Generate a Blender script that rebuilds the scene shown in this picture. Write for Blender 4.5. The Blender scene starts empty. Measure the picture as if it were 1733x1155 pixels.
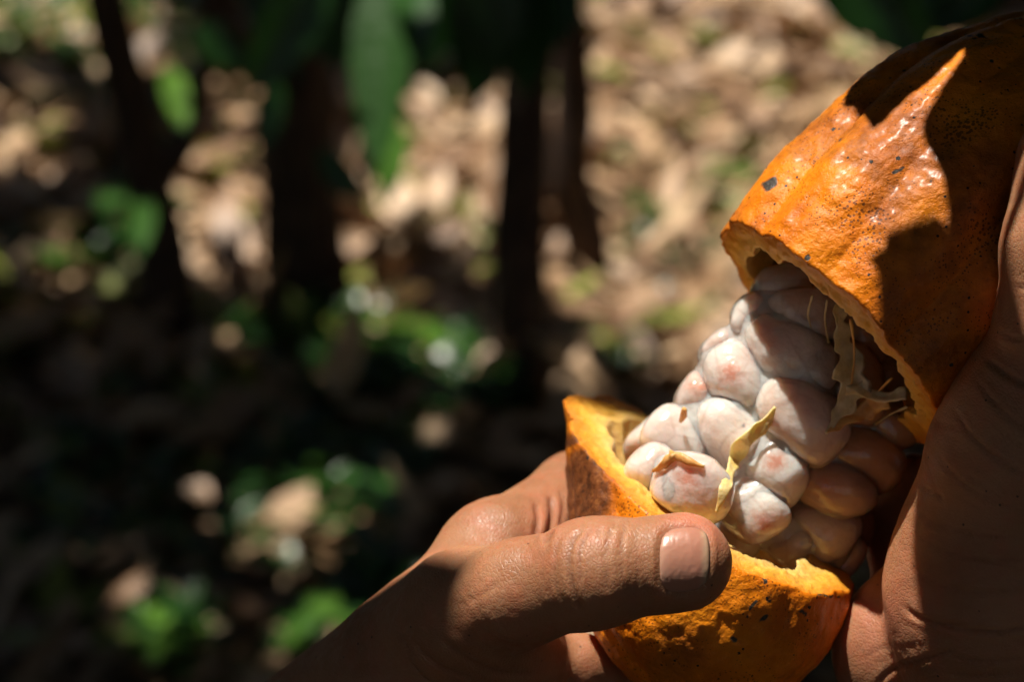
import bpy, bmesh, math, random
import numpy as np
from mathutils import Vector, Matrix

rng = np.random.default_rng(7)
random.seed(7)
scene = bpy.context.scene
COL = scene.collection

# ------------------------------------------------------------------ camera
W, H = 1733, 1155
D = 450.0                      # mm, lens to focus plane
S = 220.0 / W                  # mm per photo pixel on the focus plane
PITCH = math.radians(22)
CAM = np.array([0.0, 0.0, 1.30])
RIGHT = np.array([1.0, 0, 0])
UP = np.array([0, math.sin(PITCH), math.cos(PITCH)])
BACK = np.array([0, -math.cos(PITCH), math.sin(PITCH)])

cam_d = bpy.data.cameras.new('camera')
cam_d.sensor_width = 36
cam_d.lens = 36 * D / 220.0
cam_d.clip_start = 0.01
cam_d.clip_end = 300
cam_d.dof.use_dof = True
cam_d.dof.focus_distance = (D - 20) / 1000
cam_d.dof.aperture_fstop = 12
cam = bpy.data.objects.new('camera', cam_d)
COL.objects.link(cam)
cam.location = CAM
cam.rotation_euler = (math.pi / 2 - PITCH, 0, 0)
scene.camera = cam

# ------------------------------------------------------------------ light
SUN_C = np.array([-0.23, 0.91, 0.255]); SUN_C /= np.linalg.norm(SUN_C)     # camera axes
SUN_W = RIGHT * SUN_C[0] + UP * SUN_C[1] + BACK * SUN_C[2]
sun_d = bpy.data.lights.new('sun', 'SUN')
sun_d.energy = 5.0
sun_d.angle = math.radians(0.53)
sun_d.color = (1.0, 0.93, 0.82)
sun = bpy.data.objects.new('sun', sun_d)
COL.objects.link(sun)
sun.location = (0, 0, 8)
sun.rotation_euler = Vector(SUN_W).to_track_quat('Z', 'Y').to_euler()
world = bpy.data.worlds.new('World'); scene.world = world
world.use_nodes = True
wn = world.node_tree
sky = wn.nodes.new('ShaderNodeTexSky'); sky.sky_type = 'NISHITA'; sky.sun_disc = False
sky.sun_elevation = math.asin(SUN_W[2])
sky.sun_rotation = math.atan2(SUN_W[0], SUN_W[1])
wn.links.new(sky.outputs[0], wn.nodes['Background'].inputs[0])
wn.nodes['Background'].inputs[1].default_value = 0.06
scene.view_settings.view_transform = 'Standard'
scene.view_settings.look = 'None'
scene.view_settings.exposure = 0.58
scene.view_settings.gamma = 1.0
scene.render.engine = 'CYCLES'
scene.cycles.use_denoising = True
scene.cycles.max_bounces = 5
scene.cycles.use_adaptive_sampling = True
scene.cycles.adaptive_threshold = 0.03
scene.cycles.transparent_max_bounces = 4
scene.cycles.sample_clamp_indirect = 4

# ------------------------------------------------------------------ maths helpers (mm, camera-aligned axes)
def P(px, py, d=0.0):
    k = S * (D - d) / D
    return np.array([(px - W / 2) * k, -(py - H / 2) * k, d])
def R(r, d=0.0):
    return r * S * (D - d) / D
def to_world(v):
    v = np.asarray(v, float)
    return CAM + (v[..., 0:1] * RIGHT + v[..., 1:2] * UP + (v[..., 2:3] - D) * BACK) / 1000.0
def to_px(v):
    k = D / (D - v[:, 2]) / S
    return np.stack([v[:, 0] * k + W / 2, -v[:, 1] * k + H / 2], 1)
def ground_pt(px, py, z=0.0):
    dirv = (px - W / 2) * S * RIGHT - (py - H / 2) * S * UP - D * BACK
    return CAM + dirv * ((z - CAM[2]) / dirv[2])
def at_dist(px, py, dist):
    """world point on the pixel's ray at a horizontal distance (m) in front of the camera"""
    dirv = (px - W / 2) * S * RIGHT - (py - H / 2) * S * UP - D * BACK
    return CAM + dirv * (dist / dirv[1])
def world_px(w):
    v = (np.asarray(w, float) - CAM) * 1000
    x = v @ RIGHT; y = v @ UP; z = -(v @ BACK)
    z = np.where(z < 1, 1, z)
    return np.stack([x / z * D / S + W / 2, -y / z * D / S + H / 2], -1)

_perm = rng.random(4096).astype(np.float32)
def vnoise(p, scale, seed=0):
    q = np.asarray(p, np.float32) * scale + 100.0 + seed * 17.3
    i = np.floor(q).astype(np.int64); f = (q - i).astype(np.float32)
    f = f * f * (3 - 2 * f)
    def h(a, b, c):
        return _perm[(a * 73856093 ^ b * 19349663 ^ c * 83492791) & 4095]
    x, y, z = i[..., 0], i[..., 1], i[..., 2]
    fx, fy, fz = f[..., 0], f[..., 1], f[..., 2]
    c00 = h(x, y, z) * (1 - fx) + h(x + 1, y, z) * fx
    c10 = h(x, y + 1, z) * (1 - fx) + h(x + 1, y + 1, z) * fx
    c01 = h(x, y, z + 1) * (1 - fx) + h(x + 1, y, z + 1) * fx
    c11 = h(x, y + 1, z + 1) * (1 - fx) + h(x + 1, y + 1, z + 1) * fx
    return ((c00 * (1 - fy) + c10 * fy) * (1 - fz) + (c01 * (1 - fy) + c11 * fy) * fz) * 2 - 1
def fbm(p, scale, oct=3, seed=0):
    r = 0; a = 1.0
    for o in range(oct):
        r = r + a * vnoise(p, scale * 2 ** o, seed + o); a *= .5
    return r

def smin(a, b, k):
    h = np.clip(0.5 + 0.5 * (b - a) / k, 0, 1)
    return b * (1 - h) + a * h - k * h * (1 - h)
def smax(a, b, k):
    return -smin(-a, -b, k)
def capsule(p, a, b, ra, rb, zs=1.0):
    if zs != 1.0:
        sc = np.array([1, 1, 1 / zs]); p = p * sc; a = a * sc; b = b * sc
    ba = b - a; pa = p - a
    h = np.clip(pa @ ba / (ba @ ba), 0, 1)
    d = np.linalg.norm(pa - h[..., None] * ba, axis=-1) - (ra + (rb - ra) * h)
    return d * min(1.0, zs ** .5)

def mesh_sdf(f, lo, hi, h, B=8, newton=2):
    """naive surface nets on a block-sparse grid -> verts (mm), quads, normals"""
    lo = np.asarray(lo, float); hi = np.asarray(hi, float)
    nb = np.ceil((hi - lo) / (h * B)).astype(int) + 1
    ii = np.stack(np.meshgrid(*[np.arange(n) for n in nb], indexing='ij'), -1).reshape(-1, 3)
    cen = lo + (ii * B + (B - 1) / 2) * h
    fc = f(cen)
    act = np.abs(fc) < B * h * 0.87 * 1.9
    F = np.where(fc > 0, 1e3, -1e3).astype(np.float32).reshape(nb)
    F = np.repeat(np.repeat(np.repeat(F, B, 0), B, 1), B, 2)
    loc = np.stack(np.meshgrid(*[np.arange(B)] * 3, indexing='ij'), -1).reshape(-1, 3)
    ai = ii[act]
    for c in range(0, len(ai), 400):
        idx = (ai[c:c + 400, None, :] * B + loc[None]).reshape(-1, 3)
        F[idx[:, 0], idx[:, 1], idx[:, 2]] = f(lo + idx * h)
    ins = F < 0
    n = np.array(F.shape) - 1
    cnt = np.zeros(n, np.int8)
    for dx in (0, 1):
        for dy in (0, 1):
            for dz in (0, 1):
                cnt += ins[dx:dx + n[0], dy:dy + n[1], dz:dz + n[2]]
    cells = np.argwhere((cnt > 0) & (cnt < 8))
    vid = np.full(n, -1, np.int64)
    vid[cells[:, 0], cells[:, 1], cells[:, 2]] = np.arange(len(cells))
    corners = np.array([[a, b, c] for a in (0, 1) for b in (0, 1) for c in (0, 1)])
    vals = np.stack([F[cells[:, 0] + c[0], cells[:, 1] + c[1], cells[:, 2] + c[2]] for c in corners], 1)
    acc = np.zeros((len(cells), 3)); num = np.zeros(len(cells))
    for a in range(8):
        for b in range(a + 1, 8):
            if np.abs(corners[a] - corners[b]).sum() != 1: continue
            va, vb = vals[:, a], vals[:, b]
            m = (va < 0) != (vb < 0)
            t = np.where(m, va / np.where(m, va - vb, 1), 0)
            acc += np.where(m[:, None], corners[a] + t[:, None] * (corners[b] - corners[a]), 0); num += m
    v = lo + (cells + acc / num[:, None]) * h
    quads = []
    for ax in range(3):
        o = [(1, 2), (2, 0), (0, 1)][ax]
        sl0 = [slice(0, None)] * 3; sl1 = [slice(0, None)] * 3
        sl0[ax] = slice(0, -1); sl1[ax] = slice(1, None)
        A = ins[tuple(sl0)]; Bm = ins[tuple(sl1)]
        e = np.argwhere(A != Bm)
        e = e[(e[:, o[0]] > 0) & (e[:, o[1]] > 0) & (e[:, o[0]] < n[o[0]]) & (e[:, o[1]] < n[o[1]])]
        flip = ~A[e[:, 0], e[:, 1], e[:, 2]]
        def cell(d0, d1):
            q = e.copy(); q[:, o[0]] -= d0; q[:, o[1]] -= d1
            return vid[q[:, 0], q[:, 1], q[:, 2]]
        q = np.stack([cell(1, 1), cell(0, 1), cell(0, 0), cell(1, 0)], 1)
        q[flip] = q[flip][:, ::-1]
        quads.append(q)
    quads = np.concatenate(quads)
    quads = quads[(quads >= 0).all(1)]
    def grad(v):
        e = h * .6
        return np.stack([f(v + np.eye(3)[k] * e) - f(v - np.eye(3)[k] * e) for k in range(3)], 1) / (2 * e)
    for _ in range(newton):
        g = grad(v); gg = (g * g).sum(1)
        st = (f(v) / np.maximum(gg, .25))[:, None] * g
        ln = np.linalg.norm(st, axis=1, keepdims=True)
        v = v - st * np.minimum(1, h * .7 / np.maximum(ln, 1e-9))
    g = grad(v)
    nrm = g / np.maximum(np.linalg.norm(g, axis=1, keepdims=True), 1e-9)
    return v, quads, nrm

def front_depth(f, px, py, d0=70.0, d1=-80.0, n=500):
    """first hit of the view ray of a pixel with an SDF, as a depth (mm)"""
    ds = np.linspace(d0, d1, n)
    pts = np.stack([P(px, py, d) for d in ds])
    v = f(pts)
    k = np.argmax(v < 0)
    return None if v[k] >= 0 else ds[k]

# ------------------------------------------------------------------ object helpers
def raw_mesh(name, v, faces, smooth=True, attrs=None):
    """v in metres (local). faces: array (n,3|4) or list"""
    me = bpy.data.meshes.new(name)
    v = np.asarray(v, np.float32)
    if isinstance(faces, np.ndarray):
        k = faces.shape[1]
        me.vertices.add(len(v)); me.vertices.foreach_set('co', v.ravel())
        me.loops.add(faces.size); me.loops.foreach_set('vertex_index', faces.astype(np.int32).ravel())
        me.polygons.add(len(faces))
        me.polygons.foreach_set('loop_start', np.arange(0, faces.size, k, dtype=np.int32))
        me.polygons.foreach_set('loop_total', np.full(len(faces), k, np.int32))
        me.update(calc_edges=True)
    else:
        me.from_pydata(v.tolist(), [], faces); me.update()
    if smooth:
        me.polygons.foreach_set('use_smooth', np.ones(len(me.polygons), bool))
    for nm, val in (attrs or {}).items():
        a = me.attributes.new(nm, 'FLOAT', 'POINT')
        a.data.foreach_set('value', np.asarray(val, np.float32))
    return me
def obj(name, me, mat=None, parent=None, loc=None):
    o = bpy.data.objects.new(name, me)
    COL.objects.link(o)
    if mat is not None: me.materials.append(mat)
    if parent is not None: o.parent = parent
    if loc is not None: o.location = loc
    return o
def empty(name, loc):
    o = bpy.data.objects.new(name, None); COL.objects.link(o); o.location = loc
    o.empty_display_size = .02
    return o
def tag(o, label=None, cat=None, group=None, kind=None):
    if label: o['label'] = label
    if cat: o['category'] = cat
    if group: o['group'] = group
    if kind: o['kind'] = kind
    return o
def rig_mesh(name, v_mm, faces, base_w, **kw):
    return raw_mesh(name, to_world(v_mm) - np.asarray(base_w), faces, **kw)

# ------------------------------------------------------------------ material helpers
def new_mat(name):
    m = bpy.data.materials.new(name); m.use_nodes = True
    nt = m.node_tree
    return m, nt, nt.nodes['Principled BSDF']
class NT:
    def __init__(s, nt): s.nt = nt
    def n(s, t, **kw):
        nd = s.nt.nodes.new(t)
        for k, v in kw.items(): setattr(nd, k, v)
        return nd
    def l(s, a, b): s.nt.links.new(a, b)
    def coord(s, scale=(1, 1, 1), rot=(0, 0, 0)):
        tc = s.n('ShaderNodeTexCoord'); mp = s.n('ShaderNodeMapping')
        mp.inputs['Scale'].default_value = scale; mp.inputs['Rotation'].default_value = rot
        s.l(tc.outputs['Object'], mp.inputs['Vector']); return mp.outputs[0]
    def noise(s, vec, scale, detail=3, rough=.5, dist=0.0):
        nd = s.n('ShaderNodeTexNoise'); nd.inputs['Scale'].default_value = scale
        nd.inputs['Detail'].default_value = detail; nd.inputs['Roughness'].default_value = rough
        nd.inputs['Distortion'].default_value = dist
        if vec is not None: s.l(vec, nd.inputs['Vector'])
        return nd.outputs['Fac']
    def voro(s, vec, scale, feature='F1', rand=1.0):
        nd = s.n('ShaderNodeTexVoronoi', feature=feature); nd.inputs['Scale'].default_value = scale
        nd.inputs['Randomness'].default_value = rand
        s.l(vec, nd.inputs['Vector']); return nd.outputs
    def ramp(s, fac, stops, interp='LINEAR'):
        r = s.n('ShaderNodeValToRGB'); cr = r.color_ramp; cr.interpolation = interp
        while len(cr.elements) < len(stops): cr.elements.new(.5)
        for e, (p, c) in zip(cr.elements, stops):
            e.position = p; e.color = c if len(c) == 4 else (*c, 1)
        s.l(fac, r.inputs[0]); return r.outputs[0]
    def mix(s, fac, a, b, mode='MIX'):
        m = s.n('ShaderNodeMix', data_type='RGBA', blend_type=mode)
        for i, x in ((0, fac), (6, a), (7, b)):
            if isinstance(x, (int, float)): m.inputs[i].default_value = x
            elif isinstance(x, tuple): m.inputs[i].default_value = x if len(x) == 4 else (*x, 1)
            else: s.l(x, m.inputs[i])
        return m.outputs[2]
    def math(s, op, a, b=0.0, clamp=False):
        m = s.n('ShaderNodeMath', operation=op); m.use_clamp = clamp
        for i, x in ((0, a), (1, b)):
            if isinstance(x, (int, float)): m.inputs[i].default_value = x
            else: s.l(x, m.inputs[i])
        return m.outputs[0]
    def attr(s, nm):
        a = s.n('ShaderNodeAttribute'); a.attribute_name = nm; return a.outputs['Fac']
    def bump(s, h, strength, dist, prev=None):
        b = s.n('ShaderNodeBump'); b.inputs['Strength'].default_value = strength
        b.inputs['Distance'].default_value = dist; s.l(h, b.inputs['Height'])
        if prev is not None: s.l(prev, b.inputs['Normal'])
        return b.outputs[0]

def sss(b, w, scale, radius=(1, .35, .18)):
    b.inputs['Subsurface Weight'].default_value = w
    b.inputs['Subsurface Scale'].default_value = scale
    b.inputs['Subsurface Radius'].default_value = radius

def mat_husk():
    m, nt, b = new_mat('pod_husk'); t = NT(nt)
    c = t.coord()
    big = t.noise(c, 45, 4, .6)
    col = t.ramp(big, [(.28, (.36, .072, .002)), (.45, (.66, .17, .004)), (.62, (.80, .24, .006)), (.82, (.87, .34, .016))])
    rb = t.math('MULTIPLY', t.attr('blotch'), t.math('ADD', t.noise(c, 160, 5, .7), .35))
    rb = t.ramp(rb, [(.22, (0, 0, 0)), (.5, (1, 1, 1))])
    brown = t.ramp(t.noise(c, 420, 4, .7), [(.3, (.045, .014, .004)), (.55, (.17, .05, .012)), (.75, (.30, .11, .03))])
    col = t.mix(rb, col, brown)
    # fine pore dots, denser in patches
    v1 = t.voro(c, 1150)
    dens = t.noise(c, 70, 3)
    thr = t.math('MULTIPLY', t.math('SUBTRACT', dens, .33), 1.1, True)
    dot = t.math('LESS_THAN', v1['Distance'], thr)
    col = t.mix(t.math('MULTIPLY', dot, .72), col, (.055, .017, .006))
    # scattered dark spots with grey middles
    v2 = t.voro(c, 190)
    jag = t.math('ADD', v2['Distance'], t.math('MULTIPLY', t.math('SUBTRACT', t.noise(c, 1500, 3), .5), .16))
    sp = t.math('LESS_THAN', jag, .095)
    sep = t.n('ShaderNodeSeparateColor'); t.l(v2['Color'], sep.inputs[0])
    sel = t.math('GREATER_THAN', sep.outputs[0], .5)
    sp = t.math('MULTIPLY', sp, sel)
    gcol = t.mix(sep.outputs[1], (.012, .008, .006), (.06, .055, .05))
    col = t.mix(sp, col, gcol)
    v3 = t.voro(c, 430)
    sep3 = t.n('ShaderNodeSeparateColor'); t.l(v3['Color'], sep3.inputs[0])
    sp3 = t.math('MULTIPLY', t.math('LESS_THAN', v3['Distance'], .13), t.math('GREATER_THAN', sep3.outputs[0], .7))
    col = t.mix(sp3, col, (.02, .010, .008))
    scb = t.attr('scab')
    col = t.mix(t.ramp(scb, [(.3, (0, 0, 0)), (.7, (1, 1, 1))]), col, t.mix(t.noise(c, 1400, 3), (.008, .006, .005), (.09, .075, .06)))
    edge = t.ramp(t.attr('depth'), [(.25, (0, 0, 0)), (.6, (1, 1, 1))])
    col = t.mix(edge, col, (.72, .27, .02))
    t.l(col, b.inputs['Base Color'])
    ro = t.ramp(t.noise(c, 300, 3), [(.3, (.36,) * 3), (.7, (.55,) * 3)])
    ro = t.mix(t.math('MAXIMUM', sp, rb), ro, (.6, .6, .6))
    t.l(ro, b.inputs['Roughness'])
    b.inputs['Specular IOR Level'].default_value = .22
    b.inputs['Coat Weight'].default_value = .12
    b.inputs['Coat Roughness'].default_value = .24
    sss(b, .10, .003, (1, .4, .05))
    n1 = t.bump(t.noise(c, 300, 4, .6), .42, .0014)
    n2 = t.bump(t.noise(c, 1000, 3, .65, .4), .62, .0005, n1)
    n3 = t.bump(dot, -.25, .0003, n2)
    n4 = t.bump(sp, .35, .0004, n3)
    t.l(n4, b.inputs['Normal'])
    return m
def mat_flesh():
    m, nt, b = new_mat('pod_flesh'); t = NT(nt)
    c = t.coord()
    dp = t.math('DIVIDE', t.attr('depth'), 10.0)
    dp = t.math('ADD', dp, t.math('MULTIPLY', t.math('SUBTRACT', t.noise(c, 500, 4, .6), .5), .35))
    col = t.ramp(dp, [(.05, (.62, .20, .010)), (.25, (.70, .30, .02)), (.5, (.76, .40, .05)), (.8, (.78, .48, .12)), (1, (.74, .50, .22))])
    spk = t.math('LESS_THAN', t.voro(c, 900)['Distance'], .12)
    col = t.mix(t.math('MULTIPLY', spk, .6), col, (.25, .10, .03))
    col = t.mix(t.ramp(t.noise(c, 120, 4, .6), [(.5, (0, 0, 0)), (.75, (.6, .6, .6))]), col, (.50, .22, .06))
    t.l(col, b.inputs['Base Color'])
    b.inputs['Roughness'].default_value = .5
    sss(b, .25, .004, (1, .5, .12))
    n1 = t.bump(t.noise(c, 350, 5, .7), .6, .0012)
    n2 = t.bump(t.noise(t.coord((1, 1, .25)), 1300, 3), .5, .0005, n1)
    t.l(n2, b.inputs['Normal'])
    return m
def mat_bean():
    m, nt, b = new_mat('bean_pulp'); t = NT(nt)
    c = t.coord()
    base = t.ramp(t.noise(c, 90, 3), [(.3, (.60, .48, .43)), (.6, (.77, .67, .61))])
    sp = t.math('ADD', t.attr('spot'), t.math('MULTIPLY', t.math('SUBTRACT', t.noise(c, 650, 5, .75, .6), .5), 1.3))
    col = t.mix(t.ramp(sp, [(.25, (0, 0, 0)), (.75, (.40, .40, .40)), (1, (.75, .75, .75))]), base, (.60, .20, .11))
    warm_bounce = t.attr('warm_bounce')
    col = t.mix(warm_bounce, col, (.44, .205, .09))  # warm bounced light put into the pulp colour
    vein = t.voro(t.coord(), 120, 'DISTANCE_TO_EDGE')['Distance']
    col = t.mix(t.ramp(vein, [(.0, (.3, .3, .3)), (.06, (0, 0, 0))]), col, (.48, .31, .25))
    t.l(col, b.inputs['Base Color'])
    b.inputs['Roughness'].default_value = .22
    b.inputs['Specular IOR Level'].default_value = .45
    b.inputs['Coat Weight'].default_value = 1.0
    b.inputs['Coat Roughness'].default_value = .05
    b.inputs['Coat IOR'].default_value = 1.45
    sss(b, .8, .009, (1, .62, .48))
    t.l(t.bump(t.noise(c, 150, 2, .4), .3, .0015), b.inputs['Coat Normal'])
    n1 = t.bump(t.noise(c, 200, 3, .5), .45, .0022)
    n2 = t.bump(t.noise(c, 900, 3), .22, .0004, n1)
    t.l(n2, b.inputs['Normal'])
    return m
def mat_strand(name, c1, c2, sw=.3):
    m, nt, b = new_mat(name); t = NT(nt)
    c = t.coord()
    col = t.ramp(t.noise(c, 260, 4, .6), [(.3, c1), (.65, c2)])
    t.l(col, b.inputs['Base Color'])
    b.inputs['Roughness'].default_value = .38
    sss(b, sw, .003, (1, .6, .25))
    t.l(t.bump(t.noise(c, 700, 4, .6), .5, .0006), b.inputs['Normal'])
    return m
def mat_skin():
    m, nt, b = new_mat('skin'); t = NT(nt)
    c = t.coord()
    n0 = t.noise(c, 38, 4, .6)
    col = t.ramp(n0, [(.3, (.27, .115, .054)), (.5, (.345, .157, .078)), (.7, (.41, .20, .105))])
    col = t.mix(t.ramp(t.noise(c, 170, 4, .65), [(.45, (0, 0, 0)), (.72, (.5, .5, .5))]), col, (.42, .135, .07))
    red = t.attr('red')
    col = t.mix(t.math('MULTIPLY', red, .7), col, (.55, .19, .12))
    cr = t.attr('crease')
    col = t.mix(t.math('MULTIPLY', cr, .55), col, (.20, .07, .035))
    v2 = t.voro(c, 330)
    sep = t.n('ShaderNodeSeparateColor'); t.l(v2['Color'], sep.inputs[0])
    sp = t.math('MULTIPLY', t.math('LESS_THAN', v2['Distance'], .085), t.math('GREATER_THAN', sep.outputs[0], .62))
    col = t.mix(t.math('MULTIPLY', sp, .85), col, (.025, .012, .008))
    t.l(col, b.inputs['Base Color'])
    t.l(t.ramp(t.noise(c, 500, 3), [(.35, (.40,) * 3), (.65, (.62,) * 3)]), b.inputs['Roughness'])
    b.inputs['Specular IOR Level'].default_value = .38
    sss(b, .5, .0055, (1, .36, .18))
    vc = t.coord((1, .62, 1), (0, .3, .5))
    wv = t.n('ShaderNodeVectorMath', operation='ADD')
    nz = t.n('ShaderNodeTexNoise'); nz.inputs['Scale'].default_value = 260; t.l(c, nz.inputs['Vector'])
    sc = t.n('ShaderNodeVectorMath', operation='SCALE'); sc.inputs['Scale'].default_value = .0014
    t.l(nz.outputs['Color'], sc.inputs[0]); t.l(vc, wv.inputs[0]); t.l(sc.outputs[0], wv.inputs[1])
    ve = t.voro(wv.outputs[0], 1250, 'DISTANCE_TO_EDGE')['Distance']
    cell = t.ramp(ve, [(.0, (0, 0, 0)), (.16, (.8, .8, .8)), (.5, (1, 1, 1))])
    n1 = t.bump(cell, .30, .00025)
    n2 = t.bump(t.noise(c, 420, 3, .55), .14, .0006, n1)
    n3 = t.bump(t.noise(t.coord((1, .3, 1), (0, 0, .35)), 260, 2, .5), .18, .001, n2)
    t.l(n3, b.inputs['Normal'])
    return m
def mat_nail():
    m, nt, b = new_mat('nail'); t = NT(nt)
    c = t.coord()
    col = t.ramp(t.attr('tip'), [(.0, (.50, .27, .19)), (.2, (.43, .20, .135)), (.8, (.42, .185, .125)), (.92, (.46, .29, .19)), (1, (.14, .07, .04))])
    t.l(col, b.inputs['Base Color'])
    b.inputs['Roughness'].default_value = .3
    sss(b, .2, .002)
    t.l(t.bump(t.noise(t.coord((.2, 1, 1), (0, 0, .1)), 1500, 2), .12, .0003), b.inputs['Normal'])
    return m
def mat_leaf(name, stops, rough=.35, transl=.35):
    m, nt, b = new_mat(name); t = NT(nt)
    c = t.coord()
    col = t.ramp(t.attr('tint'), stops)
    col = t.mix(t.ramp(t.noise(c, 25, 4, .6), [(.4, (0, 0, 0)), (.8, (.5, .5, .5))]), col, tuple(x * .5 for x in stops[0][1]))
    t.l(col, b.inputs['Base Color'])
    b.inputs['Roughness'].default_value = rough
    t.l(t.bump(t.noise(c, 60, 3), .4, .004), b.inputs['Normal'])
    if transl:
        tr = t.n('ShaderNodeBsdfTranslucent'); t.l(col, tr.inputs['Color'])
        mx = t.n('ShaderNodeMixShader'); mx.inputs[0].default_value = transl
        out = nt.nodes['Material Output']
        t.l(b.outputs[0], mx.inputs[1]); t.l(tr.outputs[0], mx.inputs[2]); t.l(mx.outputs[0], out.inputs['Surface'])
    return m
def mat_crown():
    m, nt, b = new_mat('crown_leaf'); t = NT(nt)
    t.l(t.ramp(t.attr('tint'), [(0, (.012, .04, .008)), (.5, (.03, .085, .014)), (1, (.08, .17, .02))]), b.inputs['Base Color'])
    b.inputs['Roughness'].default_value = .45
    return m
def mat_bark():
    m, nt, b = new_mat('bark'); t = NT(nt)
    c = t.coord((1, 1, .3))
    col = t.ramp(t.noise(c, 60, 5, .65), [(.3, (.032, .015, .008)), (.55, (.075, .037, .020)), (.75, (.16, .09, .055))])
    t.l(col, b.inputs['Base Color']); b.inputs['Roughness'].default_value = .85
    t.l(t.bump(t.noise(c, 90, 5, .7), .8, .01), b.inputs['Normal'])
    return m
def mat_ground():
    m, nt, b = new_mat('forest_floor'); t = NT(nt)
    c = t.coord()
    col = t.ramp(t.noise(c, 9, 6, .7), [(.3, (.05, .03, .017)), (.5, (.17, .105, .058)), (.7, (.33, .22, .125))])
    t.l(col, b.inputs['Base Color']); b.inputs['Roughness'].default_value = .95
    t.l(t.bump(t.noise(c, 30, 5, .7), .8, .03), b.inputs['Normal'])
    return m

M_HUSK, M_FLESH, M_BEAN, M_SKIN, M_NAIL = mat_husk(), mat_flesh(), mat_bean(), mat_skin(), mat_nail()
M_YSTR = mat_strand('placenta_yellow', (.74, .50, .14), (.84, .68, .34))
M_WSTR = mat_strand('placenta_pale', (.50, .36, .17), (.68, .56, .36), .4)
M_OSTR = mat_strand('placenta_orange', (.50, .22, .05), (.72, .40, .13))
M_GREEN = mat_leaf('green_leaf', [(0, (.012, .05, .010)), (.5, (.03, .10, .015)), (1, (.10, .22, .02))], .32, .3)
M_DRY = mat_leaf('dry_leaf', [(0, (.07, .032, .014)), (.35, (.24, .125, .058)), (.7, (.50, .31, .17)), (.93, (.76, .55, .35)), (1, (.26, .30, .05))], .5, .12)
M_BARK, M_GROUND, M_CROWN = mat_bark(), mat_ground(), mat_crown()

# ------------------------------------------------------------------ leaf geometry
def leaf_grid(n=7):
    """unit leaf along +x (0..1), half width 1 at its middle, as (verts u,v) and quads"""
    us = np.linspace(0, 1, n); prof = np.sin(np.pi * us ** .8) ** .75
    prof[0] = .03; prof[-1] = .02
    v = []
    for u, w in zip(us, prof):
        for k in (-1, -.5, 0, .5, 1): v.append((u, w * k))
    q = [(i * 5 + j, i * 5 + j + 1, (i + 1) * 5 + j + 1, (i + 1) * 5 + j) for i in range(n - 1) for j in range(4)]
    return np.array(v), np.array(q)
LV, LQ = leaf_grid(7)
LV4 = np.array([(u, w * k) for u, w in ((0, .05), (.25, .8), (.55, 1), (.8, .6), (1, .04)) for k in (-1, 0, 1)])
LQ4 = np.array([(i * 3 + j, i * 3 + j + 1, (i + 1) * 3 + j + 1, (i + 1) * 3 + j) for i in range(4) for j in range(2)])
def leaf_pts(base, direc, normal, length, width, droop=.2, fold=.25, curl=0., grid=LV, wave=.0, seed=0):
    x = np.asarray(direc, float); x /= np.linalg.norm(x)
    z = np.asarray(normal, float); z = z - x * (z @ x); z /= max(np.linalg.norm(z), 1e-6)
    y = np.cross(z, x)
    u, v = grid[:, 0], grid[:, 1]
    zz = -droop * length * u ** 2 + fold * width * np.abs(v) + curl * width * v ** 2
    if wave: zz = zz + wave * width * np.sin(u * 17 + seed) * np.abs(v)
    return np.asarray(base) + (u * length)[:, None] * x + (v * width)[:, None] * y + zz[:, None] * z

# ================================================================== SETTING: ground
def ground_h(x, y):
    return .035 * np.sin(x * 1.3 + .5) * np.cos(y * .9) + .02 * np.sin(x * 3.1 + y * 2.3)
gx = np.concatenate([np.linspace(-70, -4, 12), np.linspace(-3.6, 3.6, 60), np.linspace(4, 70, 12)])
gy = np.concatenate([np.linspace(-60, -2, 10), np.linspace(-1.5, 9, 80), np.linspace(10, 110, 14)])
GX, GY = np.meshgrid(gx, gy, indexing='ij')
gv = np.stack([GX, GY, ground_h(GX, GY)], -1).reshape(-1, 3)
ny = len(gy)
gq = np.array([(i * ny + j, (i + 1) * ny + j, (i + 1) * ny + j + 1, i * ny + j + 1) for i in range(len(gx) - 1) for j in range(ny - 1)])
tag(obj('ground', raw_mesh('ground', gv, gq), M_GROUND), kind='structure')

# leaf litter: dry leaves lying over one another
def build_litter():
    V, Q, T = [], [], []; o = 0
    N = 11500
    for i in range(N):
        if i < 10000:
            y = rng.uniform(1.4, 7.5); x = rng.uniform(-.36, .36) * (y + 1.2)
        else:
            y = rng.uniform(-1.5, 12); x = rng.uniform(-5, 5)
        a = rng.uniform(0, 2 * np.pi); L = rng.uniform(.05, .18) * (.6 if y < 2.7 else 1); w = L * rng.uniform(.16, .26)
        tilt = rng.normal(0, .22)
        d = np.array([math.cos(a), math.sin(a), tilt])
        nrm = np.array([rng.normal(0, .25), rng.normal(0, .25), 1])
        b = np.array([x, y, ground_h(x, y) + rng.uniform(.004, .03) + abs(tilt) * L * .5])
        p = leaf_pts(b, d, nrm, L, w, rng.normal(0, .3), rng.normal(.25, .35), rng.normal(0, .3), LV4)
        p[:, 2] = np.maximum(p[:, 2], ground_h(p[:, 0], p[:, 1]) + .002)
        V.append(p); Q.append(LQ4 + o); o += len(p)
        tt = rng.beta(2.4, 1.3) * .93
        if rng.random() < (.16 if x < -.2 else .07): tt = 1.0
        T.append(np.full(len(p), tt))
    me = raw_mesh('leaf_litter', np.concatenate(V), np.concatenate(Q), attrs={'tint': np.concatenate(T)})
    tag(obj('leaf_litter', me, M_DRY), 'dry tan and brown fallen leaves covering the plantation floor', 'leaf litter', kind='stuff')
build_litter()

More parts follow.
